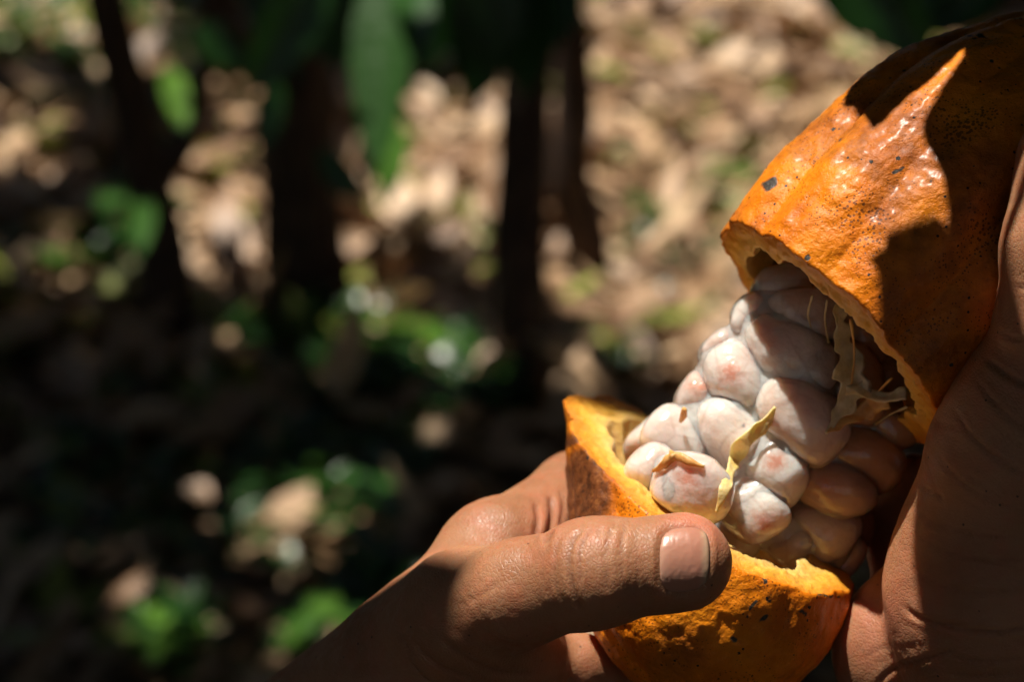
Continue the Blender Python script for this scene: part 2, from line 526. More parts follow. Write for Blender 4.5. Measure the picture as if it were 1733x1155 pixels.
# ------------------------------------------------------------------ where the sun reaches (photo pixels of the ground / foreground)
LIT = [(1290, 240, 340, 440), (1150, 560, 140, 110), (1010, 430, 60, 130), (780, 275, 95, 105), (760, 360, 90, 50), (932, 300, 34, 130), (606, 425, 62, 66),
       (400, 390, 44, 105), (50, 285, 50, 40), (90, 50, 170, 80), (230, 130, 50, 50), (70, 512, 40, 26), (600, 600, 40, 34),
       (715, 620, 45, 34), (790, 660, 46, 36), (465, 622, 24, 20), (790, 420, 40, 26), (770, 775, 34, 26), (290, 1110, 40, 22), (545, 1095, 20, 20),
       (250, 440, 26, 50), (430, 210, 34, 40)]
# leaves and stems caught by the sun: world point, radius
SPOTS = [(at_dist(470, 60, 2.2), .10), (at_dist(640, 120, 2.3), .13), (at_dist(705, 30, 2.1), .09), (at_dist(300, 165, 2.6), .08), (at_dist(655, 270, 2.35), .07), (at_dist(1480, 40, 1.9), .05)]
LITA = np.array(LIT, float)
def lit_at(px):
    d = ((px[..., None, 0] - LITA[:, 0]) / LITA[:, 2]) ** 2 + ((px[..., None, 1] - LITA[:, 1]) / LITA[:, 3]) ** 2
    return (d < 1).any(-1)
FG = [(1250, 700, -8, 46), (1150, 780, -10, 40), (1100, 900, 28, 22), (980, 930, 26, 20), (850, 870, -15, 24), (930, 830, -25, 20), (1000, 740, -25, 24), (1350, 950, 6, 30), (1200, 1060, 14, 30),
      (1300, 330, 0, 30), (1420, 330, 14, 40), (1500, 430, 24, 32), (1560, 220, 10, 26), (1600, 130, 6, 14), (1470, 1030, -2, 20), (960, 1110, -10, 10)]   # px, py, depth, radius mm: foreground in the sun
HANDS = to_world(P(1250, 760, 0))
# ================================================================== TREES
def tube(points, radii, seg=10, noise=.0, seed=0):
    pts = np.asarray(points, float); n = len(pts)
    V = []
    for i in range(n):
        t = pts[min(i + 1, n - 1)] - pts[max(i - 1, 0)]; t /= np.linalg.norm(t)
        a = np.cross(t, [0, 1, .01]); a /= np.linalg.norm(a); b = np.cross(t, a)
        for k in range(seg):
            th = 2 * np.pi * k / seg
            r = radii[i] * (1 + noise * math.sin(3 * th + i * .7 + seed) + noise * math.sin(5 * th - i * 1.3))
            V.append(pts[i] + r * (math.cos(th) * a + math.sin(th) * b))
    F = [[i * seg + k, i * seg + (k + 1) % seg, (i + 1) * seg + (k + 1) % seg, (i + 1) * seg + k] for i in range(n - 1) for k in range(seg)]
    F.append(list(range(seg))[::-1]); F.append([(n - 1) * seg + k for k in range(seg)])
    return np.array(V), F
def spline(pts, n):
    pts = np.asarray(pts, float); m = len(pts)
    ext = np.vstack([2 * pts[0] - pts[1], pts, 2 * pts[-1] - pts[-2]])
    out = []
    for s in np.linspace(0, m - 1, n):
        i = min(int(s), m - 2); t = s - i
        p0, p1, p2, p3 = ext[i:i + 4]
        out.append(.5 * ((2 * p1) + (-p0 + p2) * t + (2 * p0 - 5 * p1 + 4 * p2 - p3) * t * t + (-p0 + 3 * p1 - 3 * p2 + p3) * t ** 3))
    return np.array(out)

class Tree:
    def __init__(s, base, label):
        s.base = np.asarray(base, float); s.root = empty('cacao_tree', s.base)
        tag(s.root, label, 'tree', 'young cacao trees of the grove'); s.cv, s.cq, s.ct, s.o = [], [], [], 0; s.tips = []
    def limb(s, name, pts, r0, r1, n=18, noise=.06):
        pp = spline(pts, n); rr = np.linspace(r0, r1, n)
        V, F = tube(pp, rr, 12, noise, s.base[0] * 9)
        return obj(name, raw_mesh(name, V - s.base, F), M_BARK, s.root)
    def leaf(s, base, tip, width, normal, tint=.4, droop=.12, fold=.2):
        base = np.asarray(base); v = np.asarray(tip) - base
        p = leaf_pts(base, v, normal, np.linalg.norm(v), width, droop, fold, 0, LV, .08, base[0] * 40)
        return obj('leaf', raw_mesh('leaf', p - s.base, LQ, attrs={'tint': np.full(len(p), tint)}), M_GREEN, s.root)
    def add(s, p, q, tint):
        s.cv.append(p - s.base); s.cq.append(q + s.o); s.o += len(p); s.ct.append(np.broadcast_to(tint, (len(p),)))
    def finish(s):
        if s.cv:
            me = raw_mesh('crown', np.concatenate(s.cv), np.concatenate(s.cq), attrs={'tint': np.concatenate(s.ct)})
            tag(obj('crown', me, M_CROWN, s.root), kind='stuff')

trees = []
def px_trunk(pxs, dist, base_z=None):
    return [at_dist(x, y, dist) for x, y in pxs]
# leaning forked stem at left
b1 = ground_pt(292, 560); t1 = Tree(b1, 'slender leaning forked cacao stem, leftmost of the dark trunks')
d1 = b1[1]
top = at_dist(165, -60, d1 - .1)
t1.limb('trunk', [b1 + [0, 0, -.05], at_dist(283, 480, d1), at_dist(250, 300, d1), at_dist(215, 150, d1 - .05), top, top + [-.12, .1, .7], top + [-.1, .2, 1.4]], .046, .022, 26)
t1.limb('branch', [at_dist(256, 310, d1), at_dist(300, 270, d1 + .03), at_dist(335, 180, d1 + .05), at_dist(350, 60, d1), at_dist(365, -80, d1), at_dist(400, -500, d1)], .022, .012, 18)
trees.append(t1)
b2 = ground_pt(520, 520); t2 = Tree(b2, 'thick dark cacao trunk behind the hanging leaves, second from the left')
d2 = b2[1]
t2.limb('trunk', [b2 + [0, 0, -.05], at_dist(515, 400, d2), at_dist(505, 220, d2), at_dist(500, 60, d2), at_dist(490, -200, d2), at_dist(480, -800, d2)], .078, .04, 24)
t2.limb('branch', [at_dist(508, 250, d2), at_dist(450, 130, d2 - .1), at_dist(400, 40, d2 - .15), at_dist(340, -120, d2 - .2)], .02, .012, 14)
trees.append(t2)
b3 = ground_pt(880, 660); t3 = Tree(b3, 'straight reddish brown cacao trunk in the middle, thickest base')
d3 = b3[1]
t3.limb('trunk', [b3 + [0, 0, -.05], at_dist(876, 600, d3), at_dist(878, 450, d3), at_dist(888, 250, d3), at_dist(895, 60, d3), at_dist(900, -200, d3), at_dist(890, -900, d3)], .048, .030, 24)
t3.limb('branch', [at_dist(893, 100, d3), at_dist(840, 40, d3 + .05), at_dist(760, -10, d3 + .05), at_dist(600, -120, d3)], .016, .01, 14)
trees.append(t3)
b4 = ground_pt(1000, 480); t4 = Tree(b4, 'thin crooked cacao trunk just right of the middle trunk')
d4 = b4[1]
t4.limb('trunk', [b4 + [0, 0, -.05], at_dist(990, 400, d4), at_dist(965, 300, d4), at_dist(972, 180, d4), at_dist(965, 60, d4), at_dist(958, -60, d4), at_dist(955, -500, d4)], .044, .026, 24)
trees.append(t4)
# trees out of the frame that carry the shade
others = []
for (x, y, where) in ((1.15, .75, 'out of view whose low leaves are added to shade the pod, right of the hands'), (-1.35, 1.1, 'left of the hands, with a leaf added to shade the wrist'), (-2.2, 3.6, 'at the far left beyond the forked stem'), (2.6, 4.6, 'at the far right beyond the sunlit litter'),
                      (-.6, 6.6, 'standing behind all the dark trunks'), (3.4, 1.6, 'far out to the right of the hands'), (.2, 9.0, 'farthest away at the end of the grove')):
    t = Tree((x, y, ground_h(x, y)), 'cacao tree ' + where)
    h = 2.6
    lean = rng.normal(0, .12, 2)
    t.limb('trunk', [t.base + [0, 0, -.05], t.base + [lean[0] * .4, lean[1] * .4, 1.0], t.base + [lean[0], lean[1], 1.9], t.base + [lean[0] * 2, lean[1] * 2, h]], .05, .025, 16)
    for k in range(4):
        a = k * 1.57 + rng.uniform(0, 1)
        t.limb('branch', [t.base + [lean[0], lean[1], 1.85], t.base + [lean[0] + .4 * math.cos(a), lean[1] + .4 * math.sin(a), 2.3], t.base + [lean[0] + 1.1 * math.cos(a), lean[1] + 1.1 * math.sin(a), 2.7]], .022, .008, 10)
    trees.append(t); others.append(t)

# big hanging leaves inside the frame (photo pixels base -> tip, distance, half width px)
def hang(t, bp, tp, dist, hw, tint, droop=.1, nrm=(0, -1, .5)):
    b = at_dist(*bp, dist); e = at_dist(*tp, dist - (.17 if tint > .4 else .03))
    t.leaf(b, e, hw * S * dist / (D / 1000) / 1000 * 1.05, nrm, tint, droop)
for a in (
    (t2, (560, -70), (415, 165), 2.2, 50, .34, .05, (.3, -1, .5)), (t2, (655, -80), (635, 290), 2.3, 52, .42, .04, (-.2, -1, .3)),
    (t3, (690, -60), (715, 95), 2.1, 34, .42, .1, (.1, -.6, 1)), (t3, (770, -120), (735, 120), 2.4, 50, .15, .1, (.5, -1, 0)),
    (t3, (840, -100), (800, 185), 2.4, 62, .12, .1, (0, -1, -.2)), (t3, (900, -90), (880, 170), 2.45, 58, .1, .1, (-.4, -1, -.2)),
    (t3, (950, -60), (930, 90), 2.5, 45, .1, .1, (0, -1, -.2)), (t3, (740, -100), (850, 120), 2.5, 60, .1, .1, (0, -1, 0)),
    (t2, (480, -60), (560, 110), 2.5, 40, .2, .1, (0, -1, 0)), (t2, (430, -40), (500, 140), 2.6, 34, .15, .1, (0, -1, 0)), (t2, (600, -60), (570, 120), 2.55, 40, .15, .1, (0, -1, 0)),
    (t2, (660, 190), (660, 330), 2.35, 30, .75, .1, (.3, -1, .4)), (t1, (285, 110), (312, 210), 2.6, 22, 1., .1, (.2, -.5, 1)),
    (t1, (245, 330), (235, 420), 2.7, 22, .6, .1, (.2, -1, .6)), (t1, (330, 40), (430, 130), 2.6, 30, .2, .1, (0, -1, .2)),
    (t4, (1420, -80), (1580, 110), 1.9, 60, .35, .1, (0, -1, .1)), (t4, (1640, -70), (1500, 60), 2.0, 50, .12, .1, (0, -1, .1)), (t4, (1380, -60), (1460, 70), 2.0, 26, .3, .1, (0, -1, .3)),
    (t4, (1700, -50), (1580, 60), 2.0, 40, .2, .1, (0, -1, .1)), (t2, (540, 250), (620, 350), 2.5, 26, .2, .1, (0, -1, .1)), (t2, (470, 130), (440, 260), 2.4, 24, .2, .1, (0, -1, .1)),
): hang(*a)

# unseen foliage overhead and around, placed to shade, gaps cut for the sun
def crowns():
    roots = np.array([t.base[:2] for t in trees])
    n1, n2 = 58000, 16000
    p = np.stack([rng.uniform(-4.6, 5.0, n1), rng.uniform(-3.6, 9.5, n1), 2.0 + 2.2 * rng.random(n1)], 1)
    p = p[~((p[:, 1] > 2.0) & (p[:, 2] < 2.25))]
    a = rng.uniform(0, 2 * np.pi, n2); r = rng.uniform(4.6, 8.5, n2)
    ring = np.stack([r * np.cos(a), 3.0 + r * np.sin(a) * 1.05, rng.uniform(.2, 4.4, n2)], 1)  # ring of unseen leaves added to hold back sky light
    inview = (ring[:, 1] > 0) & (np.abs(ring[:, 0]) < .32 * ring[:, 1] + .5) & (ring[:, 1] < 8.5)
    inview |= (ring[:, 1] < -.1) & (rng.random(n2) > .45)        # leaves thinned behind the camera to let more sky light in
    p = p[(p[:, 1] > -.15 - .5 * rng.random(len(p))) | (rng.random(len(p)) < .4)]
    p = np.concatenate([p, ring[~inview]]); n = len(p)
    a = rng.uniform(0, 2 * np.pi, n); L = rng.uniform(.17, .32, n); L[n1 // 2 * 0 + (len(p) - int((~inview).sum())):] *= 1.7
    x = np.stack([np.cos(a), np.sin(a), rng.uniform(-.9, .1, n)], 1); x /= np.linalg.norm(x, axis=1, keepdims=True)
    z = np.stack([rng.normal(0, .35, n), rng.normal(0, .35, n), np.ones(n)], 1)
    z -= x * (z * x).sum(1, keepdims=True); z /= np.linalg.norm(z, axis=1, keepdims=True)
    y = np.cross(z, x); w = L * .18
    u, v = LV4[:, 0], LV4[:, 1]
    q = (p[:, None] + (u * L[:, None])[..., None] * x[:, None] + (v * w[:, None])[..., None] * y[:, None]
         + (-.2 * L[:, None] * u ** 2 + .15 * w[:, None] * np.abs(v))[..., None] * z[:, None])
    g = q - SUN_W * (q[..., 2:3] / SUN_W[2])
    bad = (lit_at(world_px(g)) & (g[..., 1] > .5)).any(1)
    for c, r in SPOTS + [(to_world(P(x_, y_, d_)), r_ / 1000) for x_, y_, d_, r_ in FG]:
        rel = q - c; al = rel @ SUN_W
        bad |= ((np.linalg.norm(rel - al[..., None] * SUN_W, axis=2) < r) & (al > 0)).any(1)
    q = q[~bad]; p = p[~bad]
    k = np.argmin(((roots[None] - p[:, None, :2]) ** 2).sum(2), 1)
    tint = rng.beta(1.5, 3, len(p))
    for i, t in enumerate(trees):
        m = k == i; c = int(m.sum())
        if c: t.add(q[m].reshape(-1, 3), (LQ4[None] + (np.arange(c) * len(LV4))[:, None, None]).reshape(-1, 4), np.repeat(tint[m], len(LV4)))
crowns()

# ================================================================== POD HALVES
def pod_field(center, axis, prof_t, prof_r, lobes, phase, amp, ref):
    axis = axis / np.linalg.norm(axis)
    e1 = np.cross(axis, ref); e1 /= np.linalg.norm(e1); e2 = np.cross(axis, e1)
    def outer(p):
        q = p - center
        t = q @ axis; a = q @ e1; b = q @ e2
        r = np.hypot(a, b); th = np.arctan2(b, a) + .012 * t * .3
        R0 = np.interp(t, prof_t, prof_r)
        g = np.abs(np.sin(lobes / 2 * th + phase))
        deep = .55 + .45 * np.cos(lobes / 2 * th + phase * 2)
        Rr = R0 * (1 + amp * (np.minimum(g, .85) - .6) * (.6 + .6 * deep))
        Rr = Rr + .55 * vnoise(p, .09, 3) * np.clip(R0 / 10, 0, 1) + .25 * vnoise(p, .28, 5)
        return (r - Rr) * .93
    return outer, axis
def smooth_prof(ts, rs, tt):
    pts = spline(np.stack([ts, rs], 1), 200)
    return np.interp(tt, pts[:, 0], np.maximum(pts[:, 1], 0))

SCABS = [(1296, 316, 1308, 308, 13), (1524, 288, 1528, 284, 7), (1512, 292, 1516, 290, 5), (1576, 306, 1580, 300, 6), (1635, 60, 1665, 62, 4), (1366, 438, 1368, 436, 6), (1422, 188, 1424, 186, 5), (1500, 640, 1502, 650, 5),
         (1288, 968, 1296, 985, 4), (1268, 1032, 1280, 1018, 4), (1286, 1052, 1298, 1042, 5), (1357, 1036, 1362, 1040, 8), (1240, 1082, 1243, 1085, 7), (1265, 1046, 1268, 1050, 5), (1300, 1016, 1303, 1018, 5), (1369, 988, 1371, 990, 5),
         (1335, 990, 1400, 1010, 2.2), (1400, 1010, 1420, 1012, 2.2), (982, 880, 984, 884, 9)]
def build_half(label, base_px, outer, axis, center, cutn, cuto, thick, lo, hi, blotch, h=.54, jag=1.0):
    def f(p):
        o = outer(p)
        inner = o + thick + .9 * vnoise(p, .16, 9)
        dpt = np.clip(-o, 0, 14)
        cut = (p - cuto) @ cutn + jag * (.8 * vnoise(p, .12, 11) + (.3 + .09 * dpt) * vnoise(p, .38, 12) + .35 * vnoise(p, .9, 13)) - .05 * dpt
        sh = smax(o, -inner, .8)
        return smax(sh, cut, .35)
    v, q, n = mesh_sdf(f, lo, hi, h)
    ov = outer(v)
    # warty relief on the skin only
    skin = np.clip(1 + ov / .5, 0, 1)
    v = v + n * (skin * (.24 * fbm(v, .33, 3, 21) + .09 * vnoise(v, 1.1, 25)))[:, None]
    v = v + n * ((1 - skin) * (.18 * fbm(v, .5, 3, 26)))[:, None]
    dep = -ov
    fdep = dep[q].mean(1)
    base = to_world(base_px)[0] if base_px.ndim > 1 else to_world(base_px)
    root = empty('cacao_pod_half', base); tag(root, label, 'cacao pod', 'two halves of the opened pod')
    bl = blotch(v)
    px_ = to_px(v); sc_ = np.zeros(len(v)); jit = 4 * vnoise(v, .9, 61)
    for (x0, y0, x1, y1, r_) in SCABS:
        A = np.array([x0, y0]); ab = np.array([x1 - x0, y1 - y0], float); t_ = np.clip(((px_ - A) @ ab) / max(ab @ ab, 1e-6), 0, 1)
        d_ = np.linalg.norm(px_ - A - t_[:, None] * ab, axis=1) + jit
        sc_ = np.maximum(sc_, np.clip(1.25 - d_ / (r_ * .75), 0, 1) * (n[:, 2] > 0))
    v = v + n * (.35 * sc_ * vnoise(v, 1.2, 62))[:, None]
    for nm, sel, mat in (('husk', fdep < .7, M_HUSK), ('flesh', fdep >= .7, M_FLESH)):
        qq = q[sel]; u, inv = np.unique(qq, return_inverse=True)
        me = rig_mesh(nm, v[u], inv.reshape(-1, 4), base, attrs={'depth': dep[u], 'blotch': bl[u], 'scab': sc_[u]})
        obj(nm, me, mat, root)
    return f

pxm = S
# upper half: axis from the opening up to the right
UC = P(1405, 565, -9)
UN = np.array([-.729, -.684, .13]); UN /= np.linalg.norm(UN)
ut = np.array([-60, 0, 160, 387, 494, 622, 700, 750, 775, 800]) * pxm
ur = np.array([240, 262, 282, 276, 246, 188, 135, 75, 20, -30]) * pxm
tt = np.linspace(ut[0], ut[-1], 120)
UO, ua = pod_field(UC, -UN, tt, smooth_prof(ut, ur, tt), 10, .35, .075, np.array([0, 0, 1.]))
def no_blotch(v): return np.clip(.25 + .5 * vnoise(v, .06, 31), 0, .42)
UF = build_half('upper orange half of the cacao pod, speckled, leaf shadow across it', P(1733, 257, -9), UO, ua, UC, UN, UC, 7.5,
           UC + [-48, -48, -46], UC + [118, 112, 46], no_blotch, jag=.8)
# lower half
LC = P(1207, 845, -25)
LN = np.array([.43, .87, .24]); LN /= np.linalg.norm(LN)
LA = np.array([.03, -.97, .52]); LA /= np.linalg.norm(LA)
lt = np.array([-330, -200, -60, 60, 150, 220, 290, 340, 375, 395, 420]) * pxm
lr = np.array([250, 250, 250, 249, 240, 222, 184, 135, 75, 25, -20]) * pxm
tt2 = np.linspace(lt[0], lt[-1], 120)
LO, la = pod_field(LC + np.array([-1., 0, 0]), LA, tt2, smooth_prof(lt, lr, tt2), 10, .55, .06, np.array([0, 0, 1.]))
def low_blotch(v):
    p = to_px(v); d = np.hypot((p[:, 0] - 985) / 55, (p[:, 1] - 835) / 85)
    return np.clip(1.35 - d, 0, 1) + np.clip(.2 + .5 * vnoise(v, .06, 33), 0, .4) * (d > 1)
LF = build_half('lower cup-shaped half of the cacao pod, pinned under a thumb', P(1230, 1230, -25), LO, la, LC, LN, LC, 9.0,
           LC + [-46, -62, -44], LC + [46, 50, 52], low_blotch, jag=.55)

# ================================================================== BEANS
# px, py, depth, semi axes (px) long, wide, thick; image angle (deg, y up) of the long axis; tilt to the camera; spot (px offset) or None
CAX = np.array([200., -290.]); CAX /= np.linalg.norm(CAX)
def auto_d(px, py):
    s = ((px - 1330) * -CAX[1] + (py - 727) * CAX[0]) / 185
    return -32 + 22 * math.sqrt(max(0, 1 - s * s))
BEANS = [
    (1264, 652, None, 66, 47, 44, -42, 0, (1238, 635)), (1192, 668, None, 44, 36, 40, 60, 0, (1184, 655)),
    (1228, 602, None, 48, 36, 38, 40, 0, None), (1282, 538, None, 48, 36, 40, 40, 0, None), (1358, 534, None, 56, 40, 42, 10, 0, None),
    (1338, 604, None, 72, 58, 52, -45, 0, None), (1243, 738, None, 60, 47, 46, -55, 0, None), (1155, 745, None, 54, 42, 44, -25, 0, None),
    (1182, 712, -19, 26, 22, 26, 0, 0, None), (1170, 826, -3, 58, 46, 46, -8, 0, (1165, 812)), (1106, 796, -13, 40, 34, 40, 50, 0, None),
    (1302, 792, None, 60, 52, 50, -50, 0, (1312, 782)), (1352, 704, None, 70, 60, 52, -35, 0, None), (1268, 862, -11, 50, 42, 46, -40, 0, (1290, 885)),
    (1374, 890, -24, 62, 52, 48, -20, 0, None), (1408, 822, -20, 60, 46, 46, -15, 0, (1398, 826)), (1442, 772, -22, 72, 50, 50, -20, 0, None),
    (1490, 716, -23, 56, 44, 46, 10, 0, None), (1432, 650, -19, 66, 52, 48, -50, 0, None), (1440, 560, -25, 64, 50, 48, -30, 0, None),
    (1500, 630, -31, 60, 50, 50, -20, 0, None), (1300, 700, -29, 80, 66, 60, -50, 0, None), (1380, 760, -31, 80, 66, 60, -50, 0, None),
    (1250, 790, -29, 76, 62, 60, -50, 0, None), (1180, 800, -33, 60, 54, 56, 20, 0, None), (1340, 860, -33, 70, 56, 56, 0, 0, None),
    (1290, 620, -35, 66, 54, 56, -40, 0, None), (1380, 620, -37, 66, 54, 56, -40, 0, None), (1460, 690, -41, 66, 54, 56, -40, 0, None), (1120, 760, -33, 48, 42, 46, 40, 0, None),
    (1322, 494, -22, 46, 36, 40, 20, 0, None), (1342, 912, -23, 52, 42, 42, -25, 0, None), (1405, 935, -26, 50, 42, 42, -20, 0, None),
    (1230, 880, -25, 60, 50, 50, -20, 0, None), (1160, 870, -27, 50, 46, 46, -20, 0, None), (1430, 880, -37, 50, 40, 44, -40, 0, None), (1200, 700, -37, 44, 40, 44, 0, 0, None),
]
bc, bR, br = [], [], []
for (x, y, d, a, b_, c_, ang, tilt, spot) in BEANS:
    if d is None: d = auto_d(x, y) - R(c_) * .55
        
    bc.append(P(x, y, d))
    an = math.radians(ang)
    ex = np.array([math.cos(an), math.sin(an), .15]); ex /= np.linalg.norm(ex)
    ez = np.array([0, 0, 1.]) - ex * ex[2]; ez /= np.linalg.norm(ez)
    bR.append(np.stack([ex, np.cross(ez, ex), ez])); br.append(np.array([a, b_, c_]) * S * 1.33)
FACET = np.random.default_rng(11).normal(0, 1, (2 * len(bc) + 2, 3)); FACET /= np.linalg.norm(FACET, axis=1, keepdims=True)
def bean_f(i, p):
    q = (p - bc[i]) @ bR[i].T / br[i]
    e_ = 2.1 + .22 * (i % 5)
    k = (np.abs(q) ** e_).sum(-1) ** (1 / e_)
    k = smax(k, np.abs(q @ FACET[i]) * 1.12, .25)
    k = smax(k, np.abs(q @ FACET[-1 - i]) * 1.10, .25)
    return (k - 1) * br[i].min()
def all_beans(p): return np.min([bean_f(i, p) for i in range(len(bc))], axis=0)

bm = bmesh.new(); bmesh.ops.create_icosphere(bm, subdivisions=4, radius=1)
ICO_V = np.array([v.co[:] for v in bm.verts]); ICO_F = np.array([[v.index for v in f.verts] for f in bm.faces]); bm.free()
bbase = to_world(P(1330, 900, -26))
croot = empty('cacao_bean_cluster', bbase)
tag(croot, 'cluster of white pulpy cacao beans lifted out of the pod', 'cacao beans')
for i in range(len(bc)):
    dirs = ICO_V @ np.diag(br[i]) @ bR[i]
    lo_ = np.zeros(len(dirs)); hi_ = np.full(len(dirs), 1.15)
    near = [j for j in range(len(bc)) if j != i and np.linalg.norm(bc[j] - bc[i]) < br[i].max() + br[j].max() + 1]
    for _ in range(22):
        mid = (lo_ + hi_) / 2
        p = bc[i] + dirs * mid[:, None]
        f = bean_f(i, p); g = f
        for j in near:
            g = smax(g, (f - bean_f(j, p)) * .5 - .2, 1.3)
        ins = g < 0
        lo_ = np.where(ins, mid, lo_); hi_ = np.where(ins, hi_, mid)
    p = bc[i] + dirs * lo_[:, None]
    un = dirs / np.linalg.norm(dirs, axis=1, keepdims=True)
    p = p + un * (1.0 * vnoise(p, .10, 40 + i) + .30 * vnoise(p, .28, 41 + i) + .10 * vnoise(p, .8, 42 + i))[:, None]
    spot = BEANS[i][8]
    px = to_px(p)
    if spot:
        d = np.hypot(px[:, 0] - spot[0], px[:, 1] - spot[1]) / 27 * (1 + .45 * vnoise(p, .35, 70 + i))
        sp = np.clip(1.25 - d, 0, 1) * (p[:, 2] > bc[i][2])
        p = p + un * (sp * .3)[:, None]
    else: sp = np.clip(.35 * vnoise(p, .12, 60 + i), 0, 1)
    warm_bounce = np.clip((bc[i][0] - P(1330, 0)[0]) / 20, 0, .88) * np.ones(len(p))  # beans further right tinted deeper, bounced light painted in
    obj('bean', rig_mesh('bean', p, ICO_F, bbase, attrs={'spot': sp, 'warm_bounce': warm_bounce}), M_BEAN, croot)

def pulp_f(p):
    r = bean_f(0, p)
    for i in range(1, len(bc)): r = smin(r, bean_f(i, p), 2.4)
    return r + .72 + .3 * vnoise(p, .3, 77)
v, q, n = mesh_sdf(pulp_f, P(1060, 980, -20) * [1, 1, 0] + [0, 0, -48], P(1570, 460, -20) * [1, 1, 0] + [0, 0, 14], .65, newton=1)
me = rig_mesh('pulp', v, q, bbase, attrs={'spot': np.clip(.25 * vnoise(v, .15, 5), 0, 1), 'warm_bounce': np.clip((v[:, 0] - P(1330, 0)[0]) / 20, 0, .88)})
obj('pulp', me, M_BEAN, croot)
# ------------------------------------------------------------------ placenta strands
def ribbon(name, pts, widths, thick, mat, root, base, lift=None, bend=.15, n=36, seed=0, ruffle=.18, twist=0.0):
    q = []
    for (x, y, d) in pts:
        if d is None:
            fd = front_depth(all_beans, x, y); d = (fd if fd is not None else -20) + (lift or .8)
        q.append(P(x, y, d))
    c = spline(q, n)
    w = np.interp(np.linspace(0, 1, n), np.linspace(0, 1, len(widths)), widths) * S / 2
    m = 12; V = []
    for i in range(n):
        t = c[min(i + 1, n - 1)] - c[max(i - 1, 0)]; t /= np.linalg.norm(t)
        side = np.cross(t, [0, 0, 1.]); side /= max(np.linalg.norm(side), 1e-6); nn = np.cross(side, t)
        tw = twist * i / n + .5 * float(vnoise(c[i] * 1.0, .12, 80 + seed))
        s2 = side * math.cos(tw) + nn * math.sin(tw); n2 = -side * math.sin(tw) + nn * math.cos(tw)
        for k in range(m):
            th = 2 * np.pi * k / m
            u = math.cos(th); vv = math.sin(th)
            ww = w[i] * (1 + ruffle * 1.6 * float(vnoise(c[i] + side * u * 3, .5, 90 + seed)))
            V.append(c[i] + s2 * u * ww + n2 * (vv * thick / 2 * (1 + .5 * float(vnoise(c[i] + side * u * 2, .6, 95 + seed))) + bend * ww * u * u + ruffle * ww * float(vnoise(c[i] + side * u * 4, .35, 97 + seed))))
    V = np.array(V)
    F = [[i * m + k, i * m + (k + 1) % m, (i + 1) * m + (k + 1) % m, (i + 1) * m + k] for i in range(n - 1) for k in range(m)]
    F.append(list(range(m))[::-1]); F.append([(n - 1) * m + k for k in range(m)])
    return obj(name, rig_mesh(name, V, F, base), mat, root)
ribbon('placenta_strand', [(1312, 690, None), (1295, 715, None), (1262, 745, None), (1240, 785, None), (1228, 825, None), (1212, 868, None)], [4, 20, 30, 30, 17, 18, 4], .9, M_YSTR, croot, bbase, 2.2, .25, 64, 1, .3)
ribbon('placenta_membrane', [(1418, 512, 4), (1424, 560, 0), (1432, 610, -3), (1438, 655, -4), (1420, 700, -5), (1398, 735, None)], [16, 34, 46, 52, 24, 5], .4, M_WSTR, croot, bbase, .9, .35, 64, 2, .42)
ribbon('placenta_strand', [(1432, 660, -4), (1462, 662, -3), (1495, 672, -2), (1535, 668, 0)], [34, 22, 18, 24], .7, M_WSTR, croot, bbase, .9, .3, 48, 3, .5, .8)
ribbon('placenta_strand', [(1500, 676, -2), (1465, 700, -5), (1430, 715, -5), (1400, 732, None)], [24, 28, 18, 4], .6, M_OSTR, croot, bbase, .9, .35, 48, 4, .55, -.6)
ribbon('placenta_strand', [(1108, 797, None), (1124, 786, None), (1140, 774, None), (1160, 780, None), (1192, 790, None)], [8, 14, 20, 14, 6], 1.6, M_OSTR, croot, bbase, 1.2, .1, 26, 5, .3)
ribbon('placenta_strand', [(1140, 776, None), (1136, 766, None)], [12, 8], 1.4, M_OSTR, croot, bbase, 2., .1, 8, 6, .2)
ribbon('placenta_strand', [(1152, 712, -12), (1156, 702, -10), (1158, 692, -9)], [8, 14, 10], 1.3, M_OSTR, croot, bbase, 1., .1, 14, 7, .25)

for k_, pts in enumerate(([(1400, 508, 6), (1396, 540, -2), (1402, 580, None)], [(1440, 540, 6), (1446, 600, 0), (1440, 660, -4)], [(1375, 500, 6), (1368, 530, -4), (1372, 556, None)], [(1510, 640, 2), (1480, 668, -4), (1440, 700, None)],
                          [(1535, 690, 0), (1510, 700, -6), (1480, 720, None)]  )):
    ribbon('placenta_strand', pts, [5, 3, 4], .35, (M_WSTR, M_OSTR)[k_ % 2], croot, bbase, .5, .1, 16, 20 + k_, .3)
